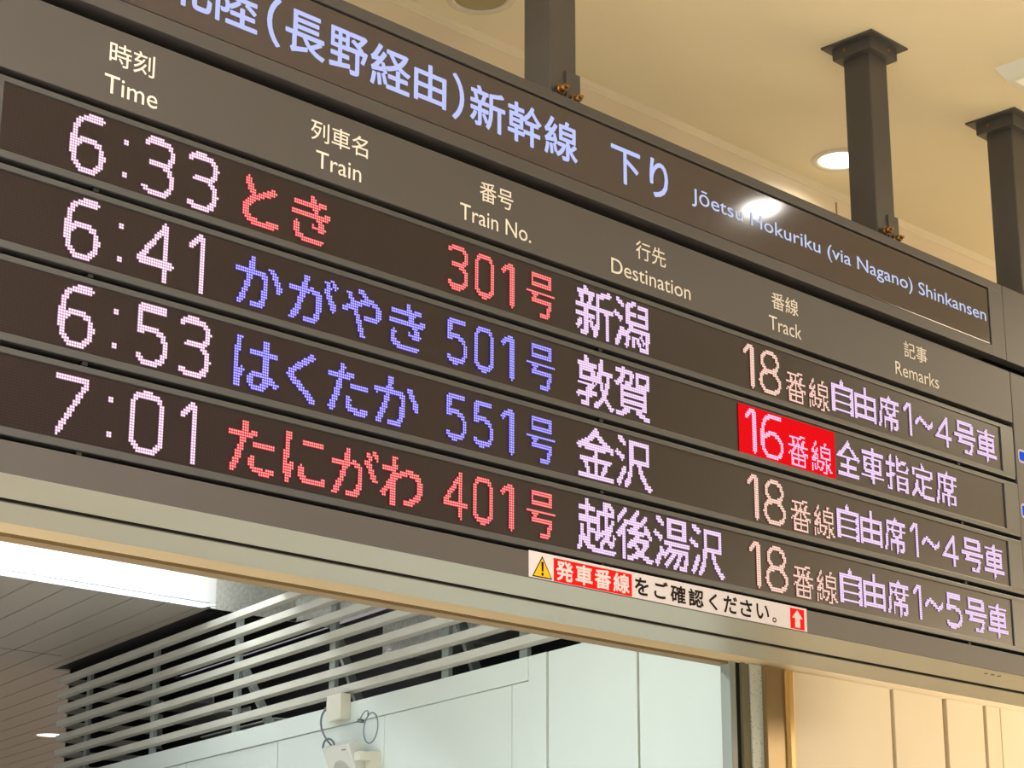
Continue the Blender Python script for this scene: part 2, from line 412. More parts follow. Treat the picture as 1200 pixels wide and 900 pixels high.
# ------------------------------------------------------------------ trough light in the passage ceiling
tl = thing('trough_light', (3.0, 6.4, ICEIL + 0.38), 'long glowing white fluorescent trough in the passage ceiling', 'light')
b = MB(); X1 = 6.6
b.box(-8, 5.9, TY0 - 0.01, TY0, ICEIL, ICEIL + 0.40); b.box(-8, 5.9, TY1, TY1 + 0.01, ICEIL, ICEIL + 0.40)
b.box(-8, 5.9, TY0, TY1, ICEIL + 0.39, ICEIL + 0.40)
b.build('reflector', M['trough'], tl)
b = MB(); b.box(5.9, X1, TY0 - 0.01, TY0, ICEIL + 0.02, ICEIL + 0.40); b.box(5.9, X1, TY1, TY1 + 0.01, ICEIL, ICEIL + 0.40)
b.box(5.9, X1, TY0, TY1, ICEIL + 0.39, ICEIL + 0.40); b.box(X1, X1 + 0.01, TY0, TY1, ICEIL, ICEIL + 0.40)
b.build('end_housing', M['galv'], tl)
b = MB(); b.cyl((-7.8, 6.30, ICEIL + 0.22), (5.60, 6.30, ICEIL + 0.22), 0.019); b.build('tube', M['tube'], tl)
b = MB(); b.box(5.60, 5.64, 6.27, 6.33, ICEIL + 0.18, ICEIL + 0.39, 0.004); b.build('lamp_holder', M['plastic'], tl)
b = MB(); b.box(-8, 5.80, TY1 - 0.14, TY1 + 0.012, ICEIL - 0.004, ICEIL - 0.0005, 0.001); b.build('diffuser_lip', emit('lit_lip', (236, 244, 255), 1.6), tl)

# ------------------------------------------------------------------ downlights
def downlight(x, y, z, label, lit=True, power=45, r=0.105):
    o = thing('downlight', (x, y, z), label, 'light', 'recessed downlights')
    T = Matrix.Translation((x, y, z))
    b = MB(); b.lathe([(r * 1.0, -0.0005), (r * 1.0, -0.004), (r * 1.08, -0.010), (r * 1.30, -0.007), (r * 1.34, 0.0)], T, 48); b.build('trim_ring', M['chrome'], o)
    b = MB(); b.lathe([(0, -0.008), (r * 0.6, -0.006), (r * 1.0, -0.001)], T, 48); b.build('lens', M['lamp'] if lit else M['lamp_off'], o)
    if lit and power:
        l = bpy.data.lights.new('downlight_beam', 'AREA'); l.shape = 'DISK'; l.size = r * 1.8; l.energy = power; l.color = (1.0, 0.95, 0.88)
        l.spread = math.radians(150)
        q = bpy.data.objects.new('downlight_beam', l); COL.objects.link(q); q.parent = o; q.location = (0, 0, -0.015)
    return o
downlight(5.009, 0.952, CEIL, 'bright round ceiling downlight half hidden behind the middle post', True, 3)
downlight(2.653, 0.985, CEIL, 'dim round ceiling downlight at the top edge above the board', False)
downlight(5.217, -1.588, CEIL, 'round hall downlight mirrored as a glow in the header', True, 12, 0.085)
downlight(0.29, 0.952, CEIL, 'round ceiling downlight above the board, out beyond the left edge', True, 14)
downlight(7.40, 0.952, CEIL, 'round ceiling downlight over the cream panels, out beyond the right post', True, 6)
downlight(9.05, 13.77, ICEIL, 'tiny bright downlight in the plank ceiling left of the louvers', True, 0, 0.14)

# ------------------------------------------------------------------ ceiling air diffuser
vx, vy = 4.652, -0.116; vw = 0.62
o = thing('air_diffuser', (vx + vw / 2, vy - vw / 2, CEIL), 'square cream air diffuser on the ceiling at the right edge', 'vent')
def ring(mb, x0, y1, w, a, z0, c, z1):
    """sloping square ring from inset a at z0 to inset c at z1"""
    A = [(x0 + a, y1 - a), (x0 + w - a, y1 - a), (x0 + w - a, y1 - w + a), (x0 + a, y1 - w + a)]
    B = [(x0 + c, y1 - c), (x0 + w - c, y1 - c), (x0 + w - c, y1 - w + c), (x0 + c, y1 - w + c)]
    for i in range(4):
        j = (i + 1) % 4
        mb.face([(*A[i], z0), (*A[j], z0), (*B[j], z1), (*B[i], z1)])
b = MB(); ring(b, vx, vy, vw, 0, CEIL, 0.035, CEIL - 0.06); ring(b, vx, vy, vw, 0.035, CEIL - 0.06, 0.06, CEIL - 0.06); ring(b, vx, vy, vw, 0.06, CEIL - 0.06, 0.10, CEIL - 0.01)
b.build('frame', M['plastic2'], o)
for c in (0.12, 0.19):
    b = MB(); ring(b, vx, vy, vw, c, CEIL - 0.012, c + 0.04, CEIL - 0.055); ring(b, vx, vy, vw, c + 0.04, CEIL - 0.055, c + 0.045, CEIL - 0.05); ring(b, vx, vy, vw, c + 0.045, CEIL - 0.05, c + 0.005, CEIL - 0.008)
    b.build('vane', M['plastic2'], o)
b = MB(); b.box(vx + 0.25, vx + vw - 0.25, vy - vw + 0.25, vy - 0.25, CEIL - 0.05, CEIL - 0.035, 0.004); b.build('centre_plate', M['plastic2'], o)
b = MB(); b.box(vx + 0.08, vx + vw - 0.08, vy - vw + 0.08, vy - 0.08, CEIL - 0.009, CEIL - 0.002); b.build('duct_opening', M['soffit'], o)

# ------------------------------------------------------------------ posts carrying the board
BT = ZB + 0.640      # top of the board
def post(x, label, s=0.128):
    y = 0.10; o = thing('hanging_post', (x + s / 2, y + s / 2, BT), label, 'post', 'posts hanging the board from the ceiling')
    cx, cy = x + s / 2, y + s / 2
    b = MB(); b.box(x, x + s, y, y + s, BT + 0.008, CEIL - 0.01, 0.006); b.build('shaft', M['post'], o)
    b = MB(); b.box(x + s * .55, x + s + 0.012, y - 0.008, y + 0.002, BT + 0.008, BT + 0.16, 0.002)
    b.box(x - 0.004, x + 0.012 + s, y - 0.04, y + s + 0.03, BT - 0.0005, BT + 0.010, 0.001); b.build('foot_bracket', M['post'], o)
    for dx, dz in ((0.035, 0.075), (0.105, 0.058)):
        b = MB(); b.cyl((x + dx, y - 0.010, BT + dz), (x + dx, y - 0.022, BT + dz), 0.018, seg=20); b.cyl((x + dx, y - 0.02, BT + dz), (x + dx, y - 0.040, BT + dz), 0.015, 0.012, seg=12)
        b.cyl((x + dx, y - 0.04, BT + dz), (x + dx, y - 0.052, BT + dz), 0.006, seg=12)
        b.build('bolt', M['bolt'], o)
    b = MB(); a = 0.096
    b.box(cx - a, cx + a, cy - a, cy + a, CEIL - 0.062, CEIL - 0.006, 0.003); b.build('collar', M['post'], o)
    b = MB(); a = 0.130; b.box(cx - a, cx + a, cy - a, cy + a, CEIL - 0.010, CEIL - 0.0005, 0.003); b.build('ceiling_plate', M['post'], o)
    for dx, dy in ((-0.098, 0.03), (0.03, -0.098)):
        p0 = Vector((cx + dx, cy + dy, CEIL - 0.034)); d = Vector((-1, 0, 0)) if dx < -0.09 else Vector((0, -1, 0))
        b = MB(); b.cyl(p0 + d * -0.004, p0 + d * 0.005, 0.007, seg=12); b.build('screw', M['bolt'], o)
    return o
post(2.134, 'dark grey square post nearest the middle of the board top')
post(4.036, 'dark grey square post beside the glowing downlight')
post(5.124, 'dark grey square post at the right edge of the picture')

# ------------------------------------------------------------------ glyph outlines (built-in font) -> lettering
_dg = {}
def glyph(text, off=0.0, space=1.0):
    key = (text, off, space)
    if key in _dg: return _dg[key]
    cu = bpy.data.curves.new('g', 'FONT'); cu.body = text; cu.size = 1; cu.offset = off; cu.space_character = space; cu.resolution_u = 4
    o = bpy.data.objects.new('g', cu); COL.objects.link(o)
    bpy.context.view_layer.update()
    me = bpy.data.meshes.new_from_object(o.evaluated_get(bpy.context.evaluated_depsgraph_get()))
    V = np.array([v.co[:2] for v in me.vertices]); me.calc_loop_triangles()
    T = np.array([t.vertices[:] for t in me.loop_triangles])
    bpy.data.objects.remove(o); bpy.data.curves.remove(cu); bpy.data.meshes.remove(me)
    _dg[key] = (V, T); return V, T
def letters(mb, text, x0, x1, z0, z1, y, off=0.0, space=1.0, h=0.0015):
    """lay the ink of a text on the rectangle x0..x1, z0..z1 (z above the row line), raised by h towards the viewer"""
    V, T = glyph(text, 0.0, space)
    a, c = V.min(0), V.max(0); q = off * (z1 - z0)
    P = (V - a) / (c - a) * [x1 - x0 - 2 * q, z1 - z0 - 2 * q] + [x0 + q, z0 + q]
    bm = mb.bm
    shifts = [(0, 0)] if off <= 0 else [(q * math.cos(k * math.pi / 4), q * math.sin(k * math.pi / 4)) for k in range(8)]
    for n_, (dx, dz) in enumerate(shifts):
        vs = [bm.verts.new((p[0] + dx, y - h - n_ * 2e-6, ZB + p[1] + dz)) for p in P]
        for t in T:
            try: f = bm.faces.new([vs[i] for i in t]); f.material_index = mb.mi
            except ValueError: pass
def latin(mb, text, x0, x1, base, cap, y, off=0.0, ref='T'):
    V, T = glyph(text); R, _ = glyph(ref)
    sz = (cap - base) / (R[:, 1].max() - R[:, 1].min()); b0 = R[:, 1].min()
    a, c = V.min(0), V.max(0)
    letters(mb, text, x0, x1, base + (a[1] - b0) * sz, base + (c[1] - b0) * sz, y, off)

# ------------------------------------------------------------------ the departure board
BX0, BX1 = -0.75, 5.95
bd = thing('departure_board', (2.6, 0.25, ZB - 1.0225), 'large grey train departure board hanging from posts, four lit rows of train times', 'departure board')
b = MB()
b.box(BX0, BX1, 0.12, 0.30, ZB - 0.96, ZB + 0.60); b.box(BX0, BX1, 0.278, 0.2805, ZB - 1.019, ZB - 0.95); b.box(BX0, BX1, 0.2375, 0.240, ZB - 1.019, ZB - 0.95)   # core seen only in the gaps; black strips stand for shade in the slot
b.build('core', M['black'], bd)
b = MB()
b.box(BX0, BX1, 0.30, 0.49, ZB - 0.99, ZB + 0.64, 0.004)
b.box(BX0, BX1, 0.05, 0.30, ZB + 0.60, ZB + 0.64, 0.004)
b.box(BX0 - 0.01, BX0 + 0.01, 0.0, 0.49, ZB - 1.0, ZB + 0.64); b.box(BX1 - 0.01, BX1 + 0.01, 0.0, 0.49, ZB - 1.0, ZB + 0.64)
b.build('casing', M['casing'], bd)
# header: frame with an inset smoked glass front
HX = 4.673; HZ = 0.598; GX = 4.784
b = MB()
b.box(BX0, GX - 0.0015, 0.0, 0.05, ZB + HZ + 0.004, ZB + 0.640, 0.003)
b.box(HX + 0.005, GX - 0.0015, 0.0, 0.05, ZB + 0.306, ZB + HZ + 0.004)
b.box(BX0, HX + 0.006, 0.0, 0.10, ZB + 0.306, ZB + 0.352, 0.003)
b.box(GX + 0.0015, BX1, 0.0, 0.05, ZB + 0.306, ZB + 0.640, 0.003)
hf = b.build('header_frame', M['casing'], bd)
b = MB(); b.box(BX0, HX - 0.005, 0.002, 0.05, ZB + 0.354, ZB + HZ - 0.004, 0.002)
hg = b.build('header_glass', M['glass'], bd)
jp = [('上', .085, .235, .41, .545), ('越', .245, .395, .405, .548), ('・', .425, .455, .465, .492),
      ('北', .487, .640, .410, .548), ('陸', .652, .804, .408, .548), ('（', .838, .889, .397, .556), ('長', .907, 1.059, .405, .545),
      ('野', 1.075, 1.227, .405, .545), ('経', 1.238, 1.403, .405, .548), ('由', 1.418, 1.556, .412, .546), ('）', 1.582, 1.634, .397, .556),
      ('新', 1.660, 1.818, .405, .548), ('幹', 1.829, 1.987, .405, .548), ('線', 2.000, 2.160, .405, .548),
      ('下', 2.326, 2.476, .408, .540), ('り', 2.525, 2.623, .406, .550)]
b = MB()
for ch, x0, x1, z0, z1 in jp[:-2]: letters(b, ch, x0, x1, z0, z1, 0.002, 0.018)
b.build('line_title', M['head'], hg)['label'] = 'glowing white Japanese line title on the header'
b = MB()
for ch, x0, x1, z0, z1 in jp[-2:]: letters(b, ch, x0, x1, z0, z1, 0.002, 0.018)
b.build('direction_title', M['head'], hg)['label'] = 'glowing white Japanese direction word on the header'
b = MB(); latin(b, 'Jōetsu Hokuriku (via Nagano) Shinkansen', 2.751, 4.646, 0.447, 0.499, 0.002, 0.004, 'H')
b.build('english_title', M['head_en'], hg)['label'] = 'glowing white English line title on the header'
# column heading panel
b = MB(); b.box(BX0, 4.800, 0.0, 0.10, ZB + 0.0375, ZB + 0.262, 0.004)
cp = b.build('heading_panel', M['casing'], bd)
b = MB(); b.box(4.803, BX1, 0.0, 0.05, ZB - 0.939, ZB + 0.262, 0.003)
b.build('side_panel', M['casing'], bd)
b = MB(); b.box(BX0, -0.112, 0.0, 0.05, ZB - 0.939, ZB + 0.036, 0.003)
b.build('side_panel', M['casing'], bd)
heads = [('時刻', .310, .457, .156, .223, 'Time', .299, .472), ('列車名', 1.014, 1.235, .152, .217, 'Train', 1.036, 1.211),
         ('番号', 1.704, 1.853, .155, .222, 'Train No.', 1.619, 1.935), ('行先', 2.445, 2.600, .154, .220, 'Destination', 2.319, 2.729),
         ('番線', 3.188, 3.347, .154, .219, 'Track', 3.169, 3.362), ('記事', 4.025, 4.184, .155, .221, 'Remarks', 3.960, 4.258)]
for ja, x0, x1, z0, z1, en, e0, e1 in heads:
    b = MB(); letters(b, ja, x0, x1, z0, z1, 0.0, 0.004); latin(b, en, e0, e1, 0.070, 0.123, 0.0, 0.0)
    b.build('column_heading', M['white_paint'], cp)['label'] = 'white printed column heading reading ' + en
# apron under the rows
b = MB(); b.box(BX0, BX1, 0.0, 0.006, ZB - 1.0225, ZB - 0.940, 0.002); b.box(BX0, BX1, 0.004, 0.10, ZB - 0.947, ZB - 0.941)
ap = b.build('apron', M['casing'], bd)
b = MB(); b.box(BX0, 4.821, 0.004, 0.237, ZB - 1.0222, ZB - 1.019, 0.0008); b.box(4.823, BX1, 0.004, 0.237, ZB - 1.0222, ZB - 1.019, 0.0008)
us = b.build('front_underside', M['underside'], bd)
for x in (4.579, 4.627, 4.675):
    b = MB(); b.cyl((x, 0.067, ZB - 1.016), (x, 0.067, ZB - 1.0235), 0.008, seg=14); b.build('drain_hole', M['black'], us)
b = MB(); b.box(BX0, 4.911, 0.281, 0.490, ZB - 1.0225, ZB - 1.019, 0.0008); b.box(4.913, BX1, 0.281, 0.490, ZB - 1.0225, ZB - 1.019, 0.0008)
b.build('rear_underside', M['underside'], bd)
b = MB(); b.box(BX0, BX1, 0.240, 0.278, ZB - 0.985, ZB - 0.975)
sl = b.build('underside_slot', M['black'], bd)
rr = random.Random(3)
for x in [1.2 + i * 0.11 + rr.uniform(-.03, .03) for i in range(26)]:
    w = rr.uniform(0.01, 0.04); b = MB(); b.box(x, x + w, 0.245, 0.272, ZB - 1.006, ZB - 0.996, 0.002); b.build('cable_clip', M['bolt'], sl)

# ---- display rows
def P(*pts): return list(pts)
def arc(cx, cy, rx, ry, a0, a1, n=12):
    return [(cx + rx * math.cos(math.radians(a0 + (a1 - a0) * i / n)), cy + ry * math.sin(math.radians(a0 + (a1 - a0) * i / n))) for i in range(n + 1)]
DIG = {
 '0': [arc(.38, .24, .38, .24, 180, 270) + arc(.62, .24, .38, .24, 270, 360) + arc(.62, .76, .38, .24, 0, 90) + arc(.38, .76, .38, .24, 90, 180) + [(0, .24)]],
 '1': [P((0, .17), (.62, .0), (1, 0), (1, 1))],
 '3': [P((0, .07), (.2, 0), (.6, 0)) + arc(.6, .225, .4, .225, -90, 90) + P((.22, .45)), P((.6, .45)) + arc(.6, .725, .4, .275, -90, 90) + P((.2, 1), (0, .93))],
 '4': [P((.76, 0), (0, .72), (1, .72)), P((.76, 0), (.76, 1))],
 '5': [P((.93, 0), (.06, 0), (.04, .44), (.22, .39), (.55, .39)) + arc(.55, .695, .45, .305, -90, 90) + P((.22, 1), (0, .9))],
 '6': [P((.95, 0), (.6, 0)) + arc(.55, .42, .55, .42, -90, -180) + P((0, .72)) + arc(.45, .72, .45, .28, 180, 90) + arc(.55, .72, .45, .28, 90, 0) + arc(.55, .71, .45, .29, 0, -90) + P((.38, .42), (.02, .56))],
 '7': [P((0, 0), (1, 0), (.92, .12), (.08, 1))],
 '8': [arc(.5, .235, .42, .235, 0, 360, 24), arc(.5, .735, .5, .265, 0, 360, 24)],
 '~': [P((0, .75), (.12, .2), (.28, .05), (.5, .45), (.72, .95), (.88, .8), (1, .25))],
}
def ras_digit(G, ch, c0, c1, r0, r1, pen=1.06):
    """two-dot strokes of a digit inside columns c0..c1, rows r0..r1"""
    yy, xx = np.mgrid[0:NROW, 0:NCOL]; X = xx + .5; Y = yy + .5
    lo, hi = max(0, int(c0) - 2), min(NCOL, int(c1) + 3)
    X = X[:, lo:hi]; Y = Y[:, lo:hi]; acc = np.full(X.shape, 9.0)
    for pl in DIG[ch]:
        q = [(c0 + 1 + a * (c1 - c0 - 2), r0 + 1 + e * (r1 - r0 - 2)) for a, e in pl]
        for (ax, ay), (bx, by) in zip(q, q[1:]):
            L2 = (bx - ax) ** 2 + (by - ay) ** 2
            t = np.clip(((X - ax) * (bx - ax) + (Y - ay) * (by - ay)) / (L2 + 1e-9), 0, 1)
            acc = np.minimum(acc, np.hypot(X - ax - t * (bx - ax), Y - ay - t * (by - ay)))
    G[:, lo:hi] |= acc < pen
def ras_glyph(G, ch, c0, c1, r0, r1, off=0.0, thr=0.45):
    V, T = glyph(ch); a, c = V.min(0), V.max(0)
    Q = (V - a) / (c - a); Q = np.stack([c0 + Q[:, 0] * (c1 - c0), r0 + (1 - Q[:, 1]) * (r1 - r0)], 1)
    S = 5; lo, hi = max(0, int(c0) - 1), min(NCOL, int(math.ceil(c1)) + 1)
    w = (hi - lo) * S; hgt = NROW * S
    B = np.zeros((hgt, w), bool)
    for t in T:
        p = (Q[t] - [lo, 0]) * S
        x0, x1 = int(max(0, p[:, 0].min() - 1)), int(min(w, p[:, 0].max() + 2)); y0, y1 = int(max(0, p[:, 1].min() - 1)), int(min(hgt, p[:, 1].max() + 2))
        if x1 <= x0 or y1 <= y0: continue
        yy, xx = np.mgrid[y0:y1, x0:x1]; xx = xx + .5; yy = yy + .5
        def e(A, C): return (C[0] - A[0]) * (yy - A[1]) - (C[1] - A[1]) * (xx - A[0])
        e0, e1, e2 = e(p[0], p[1]), e(p[1], p[2]), e(p[2], p[0])
        B[y0:y1, x0:x1] |= ((e0 >= 0) & (e1 >= 0) & (e2 >= 0)) | ((e0 <= 0) & (e1 <= 0) & (e2 <= 0))
    rad = abs(off) * NROW * S
    if rad > 0.3:
        src = B if off > 0 else ~B
        out = src.copy()
        for dy in range(-int(rad) - 1, int(rad) + 2):
            for dx in range(-int(rad) - 1, int(rad) + 2):
                if dx * dx + dy * dy <= rad * rad + .2 and (dx or dy):
                    q2 = np.zeros_like(src)
                    q2[max(0, dy):hgt + min(0, dy), max(0, dx):w + min(0, dx)] = src[max(0, -dy):hgt + min(0, -dy), max(0, -dx):w + min(0, -dx)]
                    out |= q2
        B = out if off > 0 else ~out
    cov = B.reshape(NROW, S, hi - lo, S).mean((1, 3))
    G[:, lo:hi] |= cov > thr

K = 1.0167
def led_mesh(name, G, zrow, core, rim, parent, y=0.0015, label=None, rc=0.41):
    b = MB(); bm = b.bm
    ys, xs = np.nonzero(G)
    for j, i in zip(ys, xs):
        cx = (i + .5) * DOT; cz = zrow - (j + .5) * (WIN_H / NROW)
        hx, hz = DOT * .5, WIN_H / NROW * .5
        f = bm.faces.new([bm.verts.new((cx - hx, y, cz - hz)), bm.verts.new((cx + hx, y, cz - hz)), bm.verts.new((cx + hx, y, cz + hz)), bm.verts.new((cx - hx, y, cz + hz))])
        f.material_index = 1
        rad = DOT * rc
        ring_ = [bm.verts.new((cx + rad * math.cos(a), y - 0.0007, cz + rad * math.sin(a))) for a in [math.pi * (k + .5) / 4 for k in range(8)]]
        f = bm.faces.new(ring_); f.material_index = 0
        top = bm.verts.new((cx, y - 0.0012, cz))
    o = b.build(name, [core, rim], parent, recalc=False)
    if label: o['label'] = label
    return o
E = {}  # rim colours imitate the glow around each lit diode
E['w_core'] = emit('led_white', (255, 244, 250), 1.15); E['w_rim'] = emit('led_white_glow', (216, 156, 196), 1.0)
E['r_core'] = emit('led_red', (255, 186, 180), 1.05); E['r_rim'] = emit('led_red_glow', (236, 56, 66), 1.0)
E['b_core'] = emit('led_blue', (216, 212, 255), 1.05); E['b_rim'] = emit('led_blue_glow', (104, 86, 236), 1.0)
E['m_core'] = emit('led_magenta_white', (255, 238, 255), 1.1); E['m_rim'] = emit('led_magenta_glow', (216, 168, 222), 1.0)
E['o_core'] = emit('led_peach', (255, 236, 222), 1.1); E['o_rim'] = emit('led_peach_glow', (224, 152, 130), 1.0)
E['f_core'] = emit('led_red_field', (255, 24, 30), 1.0); E['f_rim'] = emit('led_red_field_glow', (222, 14, 20), 1.0)
E['p_core'] = emit('led_pink_white', (255, 226, 255), 1.1); E['p_rim'] = emit('led_pink_glow', (248, 130, 176), 1.0)

# every entry: character, left and right column, top and bottom row of its ink (fractions of the 24-row matrix)
def D_(s): return s
rows = [
 dict(time=[('6', 27.5, 41.5), (':', 49), ('3', 57.5, 71), ('3', 77, 90.5)],
      name=[('と', 102, 118.5, 3.6, 21.6), ('き', 125.6, 143.8, 3.4, 21.8)], nc='r',
      num=[('3', 206, 217), ('0', 221, 232), ('1', 236.5, 243.5)],
      dest=['新', '潟'], track='18', fld=False,
      rem=[('自', 463.5, 480.7, 4.6, 21), ('由', 482.5, 500, 4.6, 21), ('席', 502, 519.8, 4.6, 21.4), ('1', 524, 531), ('~', 534, 550.5), ('4', 552.5, 567), ('号', 570, 590.2, 4.6, 21), ('車', 591.4, 610, 4.2, 21.4)]),
 dict(time=[('6', 27.5, 41.5), (':', 49), ('4', 57, 73), ('1', 79, 86)],
      name=[('か', 100.5, 121.8, 3, 22), ('が', 125, 148.8, 3, 22), ('や', 151.2, 170.6, 3, 22), ('き', 175.2, 193.8, 3.4, 21.8)], nc='b',
      num=[('5', 206, 217), ('0', 221, 232), ('1', 236.5, 243.5)],
      dest=['敦', '賀'], track='16', fld=True,
      rem=[('全', 465, 483.6, 3.6, 21), ('車', 485.5, 504.2, 3.6, 21), ('指', 506.4, 525.4, 3.6, 21), ('定', 528, 548.2, 3.6, 21), ('席', 550, 569, 3.6, 21)]),
 dict(time=[('6', 27.5, 41.5), (':', 49), ('5', 58.5, 72), ('3', 77, 90.5)],
      name=[('は', 101, 121.4, 3, 22), ('く', 125.6, 139.2, 3, 22), ('た', 144.9, 165.2, 3.4, 21.8), ('か', 168.6, 191.3, 3, 22)], nc='b',
      num=[('5', 206, 217), ('5', 221, 232), ('1', 236.5, 243.5)],
      dest=['金', '沢'], track='18', fld=False,
      rem=[('自', 463.5, 480.7, 4.6, 21), ('由', 482.5, 500, 4.6, 21), ('席', 502, 519.8, 4.6, 21.4), ('1', 524, 531), ('~', 534, 550.5), ('4', 552.5, 567), ('号', 570, 590.2, 4.6, 21), ('車', 591.4, 610, 4.2, 21.4)]),
 dict(time=[('7', 27.5, 41.5), (':', 49), ('0', 58, 72), ('1', 79, 86)],
      name=[('た', 100.2, 120.8, 3.4, 21.8), ('に', 125.4, 144.8, 3, 22), ('が', 148, 171.2, 3, 22), ('わ', 172.4, 193.8, 3, 22)], nc='r',
      num=[('4', 204.5, 218), ('0', 221, 232), ('1', 236.5, 243.5)],
      dest=['越', '後', '湯', '沢'], track='18', fld=False,
      rem=[('自', 463.5, 480.7, 4.6, 21), ('由', 482.5, 500, 4.6, 21), ('席', 502, 519.8, 4.6, 21.4), ('1', 524, 531), ('~', 534, 550.5), ('5', 553, 567), ('号', 570, 590.2, 4.6, 21), ('車', 591.4, 610, 4.2, 21.4)]),
]
ordinal = ('first', 'second', 'third', 'fourth')
for i, rw in enumerate(rows):
    z = ZB - i * PITCH
    b = MB()
    xr = 4.800 - (0.010 if i == 0 else 0.0)
    ya, yb = -0.001, 0.10
    b.box(-0.110, xr, ya, yb, z, z + 0.0165, 0.003)
    b.box(-0.110, xr, ya, yb, z - 0.2075, z - WIN_H, 0.003)
    b.box(-0.110, 0.0, ya, yb, z - WIN_H - 0.004, z + 0.004, 0.0)
    b.box(WIN_W + 0.004, xr, ya, yb, z - WIN_H - 0.004, z + 0.004, 0.0)
    row = b.build('display_row', M['bezel'], bd)
    row['label'] = ordinal[i] + ' lit row of the board from the top'
    b = MB(); b.box(-0.002, WIN_W - 0.004, 0.004, 0.02, z - WIN_H - 0.001, z + 0.001)
    b.build('led_matrix', M['matrix'], row)
    b = MB(); b.box(WIN_W - 0.004, WIN_W + 0.004, 0.006, 0.03, z - WIN_H, z); b.box(-0.002, WIN_W, 0.0035, 0.01, z - 0.0022, z)
    b.build('window_seal', M['black'], row)
    for x in (0.30, 2.27, 4.38):
        b = MB(); b.box(x - 0.008, x + 0.008, 0.006, 0.03, z - 0.219, z - 0.2075, 0.001)
        b.build('hinge_clip', M['black'], row)
    # texts
    G = np.zeros((NROW, NCOL), bool)
    for e in rw['time']:
        if e[0] == ':':
            for r0 in (6, 18): G[r0:r0 + 2, e[1]:e[1] + 2] = True
        else: ras_digit(G, e[0], e[1], e[2], 1.5 if e[0] != '7' else 2, 23)
    led_mesh('time_digits', G, z, E['w_core'], E['w_rim'], row)
    G = np.zeros((NROW, NCOL), bool)
    for ch, c0, c1, r0, r1 in rw['name']: ras_glyph(G, ch, c0, c1, r0, r1, 0.012, 0.42)
    led_mesh('train_name', G, z, E[rw['nc'] + '_core'], E[rw['nc'] + '_rim'], row, rc=0.36)
    G = np.zeros((NROW, NCOL), bool)
    for ch, c0, c1 in rw['num']: ras_digit(G, ch, c0, c1, 3, 21.5)
    ras_glyph(G, '号', 251.4, 268, 3.4, 21.6, 0.014, 0.42)
    led_mesh('train_number', G, z, E[rw['nc'] + '_core'], E[rw['nc'] + '_rim'], row, rc=0.36)
    G = np.zeros((NROW, NCOL), bool)
    for k_, ch in enumerate(rw['dest']): ras_glyph(G, ch, 281.3 + 24.1 * k_, 281.3 + 24.1 * k_ + 23.2, 1.0, 23.2, 0.012, 0.43)
    led_mesh('destination', G, z, E['m_core'], E['m_rim'], row)
    G = np.zeros((NROW, NCOL), bool)
    ras_digit(G, '1', 395, 402.5, 2, 23); ras_digit(G, rw['track'][1], 406.5, 423, 2, 23.4)
    ras_glyph(G, '番', 426.5, 442.6, 8, 23.4, 0.0, 0.5); ras_glyph(G, '線', 444.5, 461.2, 8, 23.4, 0.0, 0.5)
    if rw['fld']:
        Fd = np.zeros((NROW, NCOL), bool); Fd[1:24, 390:464] = True
        led_mesh('track_field', Fd & ~G, z, E['f_core'], E['f_rim'], row, 0.0016)
        led_mesh('track_number', G, z, E['p_core'], E['p_rim'], row)
    else:
        led_mesh('track_number', G, z, E['o_core'], E['o_rim'], row)
    G = np.zeros((NROW, NCOL), bool)
    for e in rw['rem']:
        if len(e) == 5: ras_glyph(G, *e, 0.012, 0.45)
        elif e[0] == '~': ras_digit(G, '~', e[1], e[2], 9, 15)
        else: ras_digit(G, e[0], e[1], e[2], 4.5 if e[0] != '1' else 4, 21.5)
    led_mesh('remarks', G, z, E['m_core'], E['m_rim'], row)

# ---- notice sticker on the apron
b = MB(); b.box(1.926, 3.328, -0.0008, 0.001, ZB - 1.0195, ZB - 0.937)
st = b.build('notice_sticker', M['sticker'], bd); st['label'] = 'white strip sticker asking to check the departure track'
def tri(mb, cx, z0, z1, w, y, g):
    mb.face([(cx - w / 2 + g * 1.7, y, z0 + g), (cx + w / 2 - g * 1.7, y, z0 + g), (cx, y, z1 - g * 2)])
b = MB(); tri(b, 1.985, ZB - 1.0165, ZB - 0.947, 0.090, -0.0012, 0); b.mi = 1; tri(b, 1.985, ZB - 1.0165, ZB - 0.947, 0.090, -0.0016, 0.004); b.mi = 0
b.face([(1.981, -0.002, ZB - 0.996), (1.989, -0.002, ZB - 0.996), (1.991, -0.002, ZB - 0.966), (1.979, -0.002, ZB - 0.966)])
b.face([(1.985 + 0.0055 * math.cos(a), -0.002, ZB - 1.0045 + 0.0055 * math.sin(a)) for a in [k * math.pi / 6 for k in range(12)]])
b.build('warning_triangle', [M['ink'], M['yellow']], st)
b = MB(); b.box(2.036, 2.400, -0.0014, 0, ZB - 1.0185, ZB - 0.9455); b.mi = 1
for k_, ch in enumerate('発車番線'): letters(b, ch, 2.046 + k_ * 0.088, 2.046 + k_ * 0.088 + 0.078, -1.0135, -0.950, -0.0014, 0.028, h=0.0006)
b.build('red_block', [M['red'], M['sticker']], st)
b = MB()
for ch, x0, x1, z0, z1 in (('を', 2.414, 2.482, -1.008, -0.950), ('ご', 2.509, 2.578, -1.007, -0.948), ('確', 2.590, 2.668, -1.010, -0.950), ('認', 2.682, 2.760, -1.010, -0.950), ('く', 2.788, 2.832, -1.009, -0.952),
                           ('だ', 2.865, 2.938, -1.009, -0.949), ('さ', 2.953, 3.020, -1.009, -0.950), ('い', 3.042, 3.112, -1.006, -0.954), ('。', 3.130, 3.152, -1.009, -0.991)):
    letters(b, ch, x0, x1, z0, z1, -0.0008, 0.03, h=0.0006)
b.build('black_text', M['ink'], st)
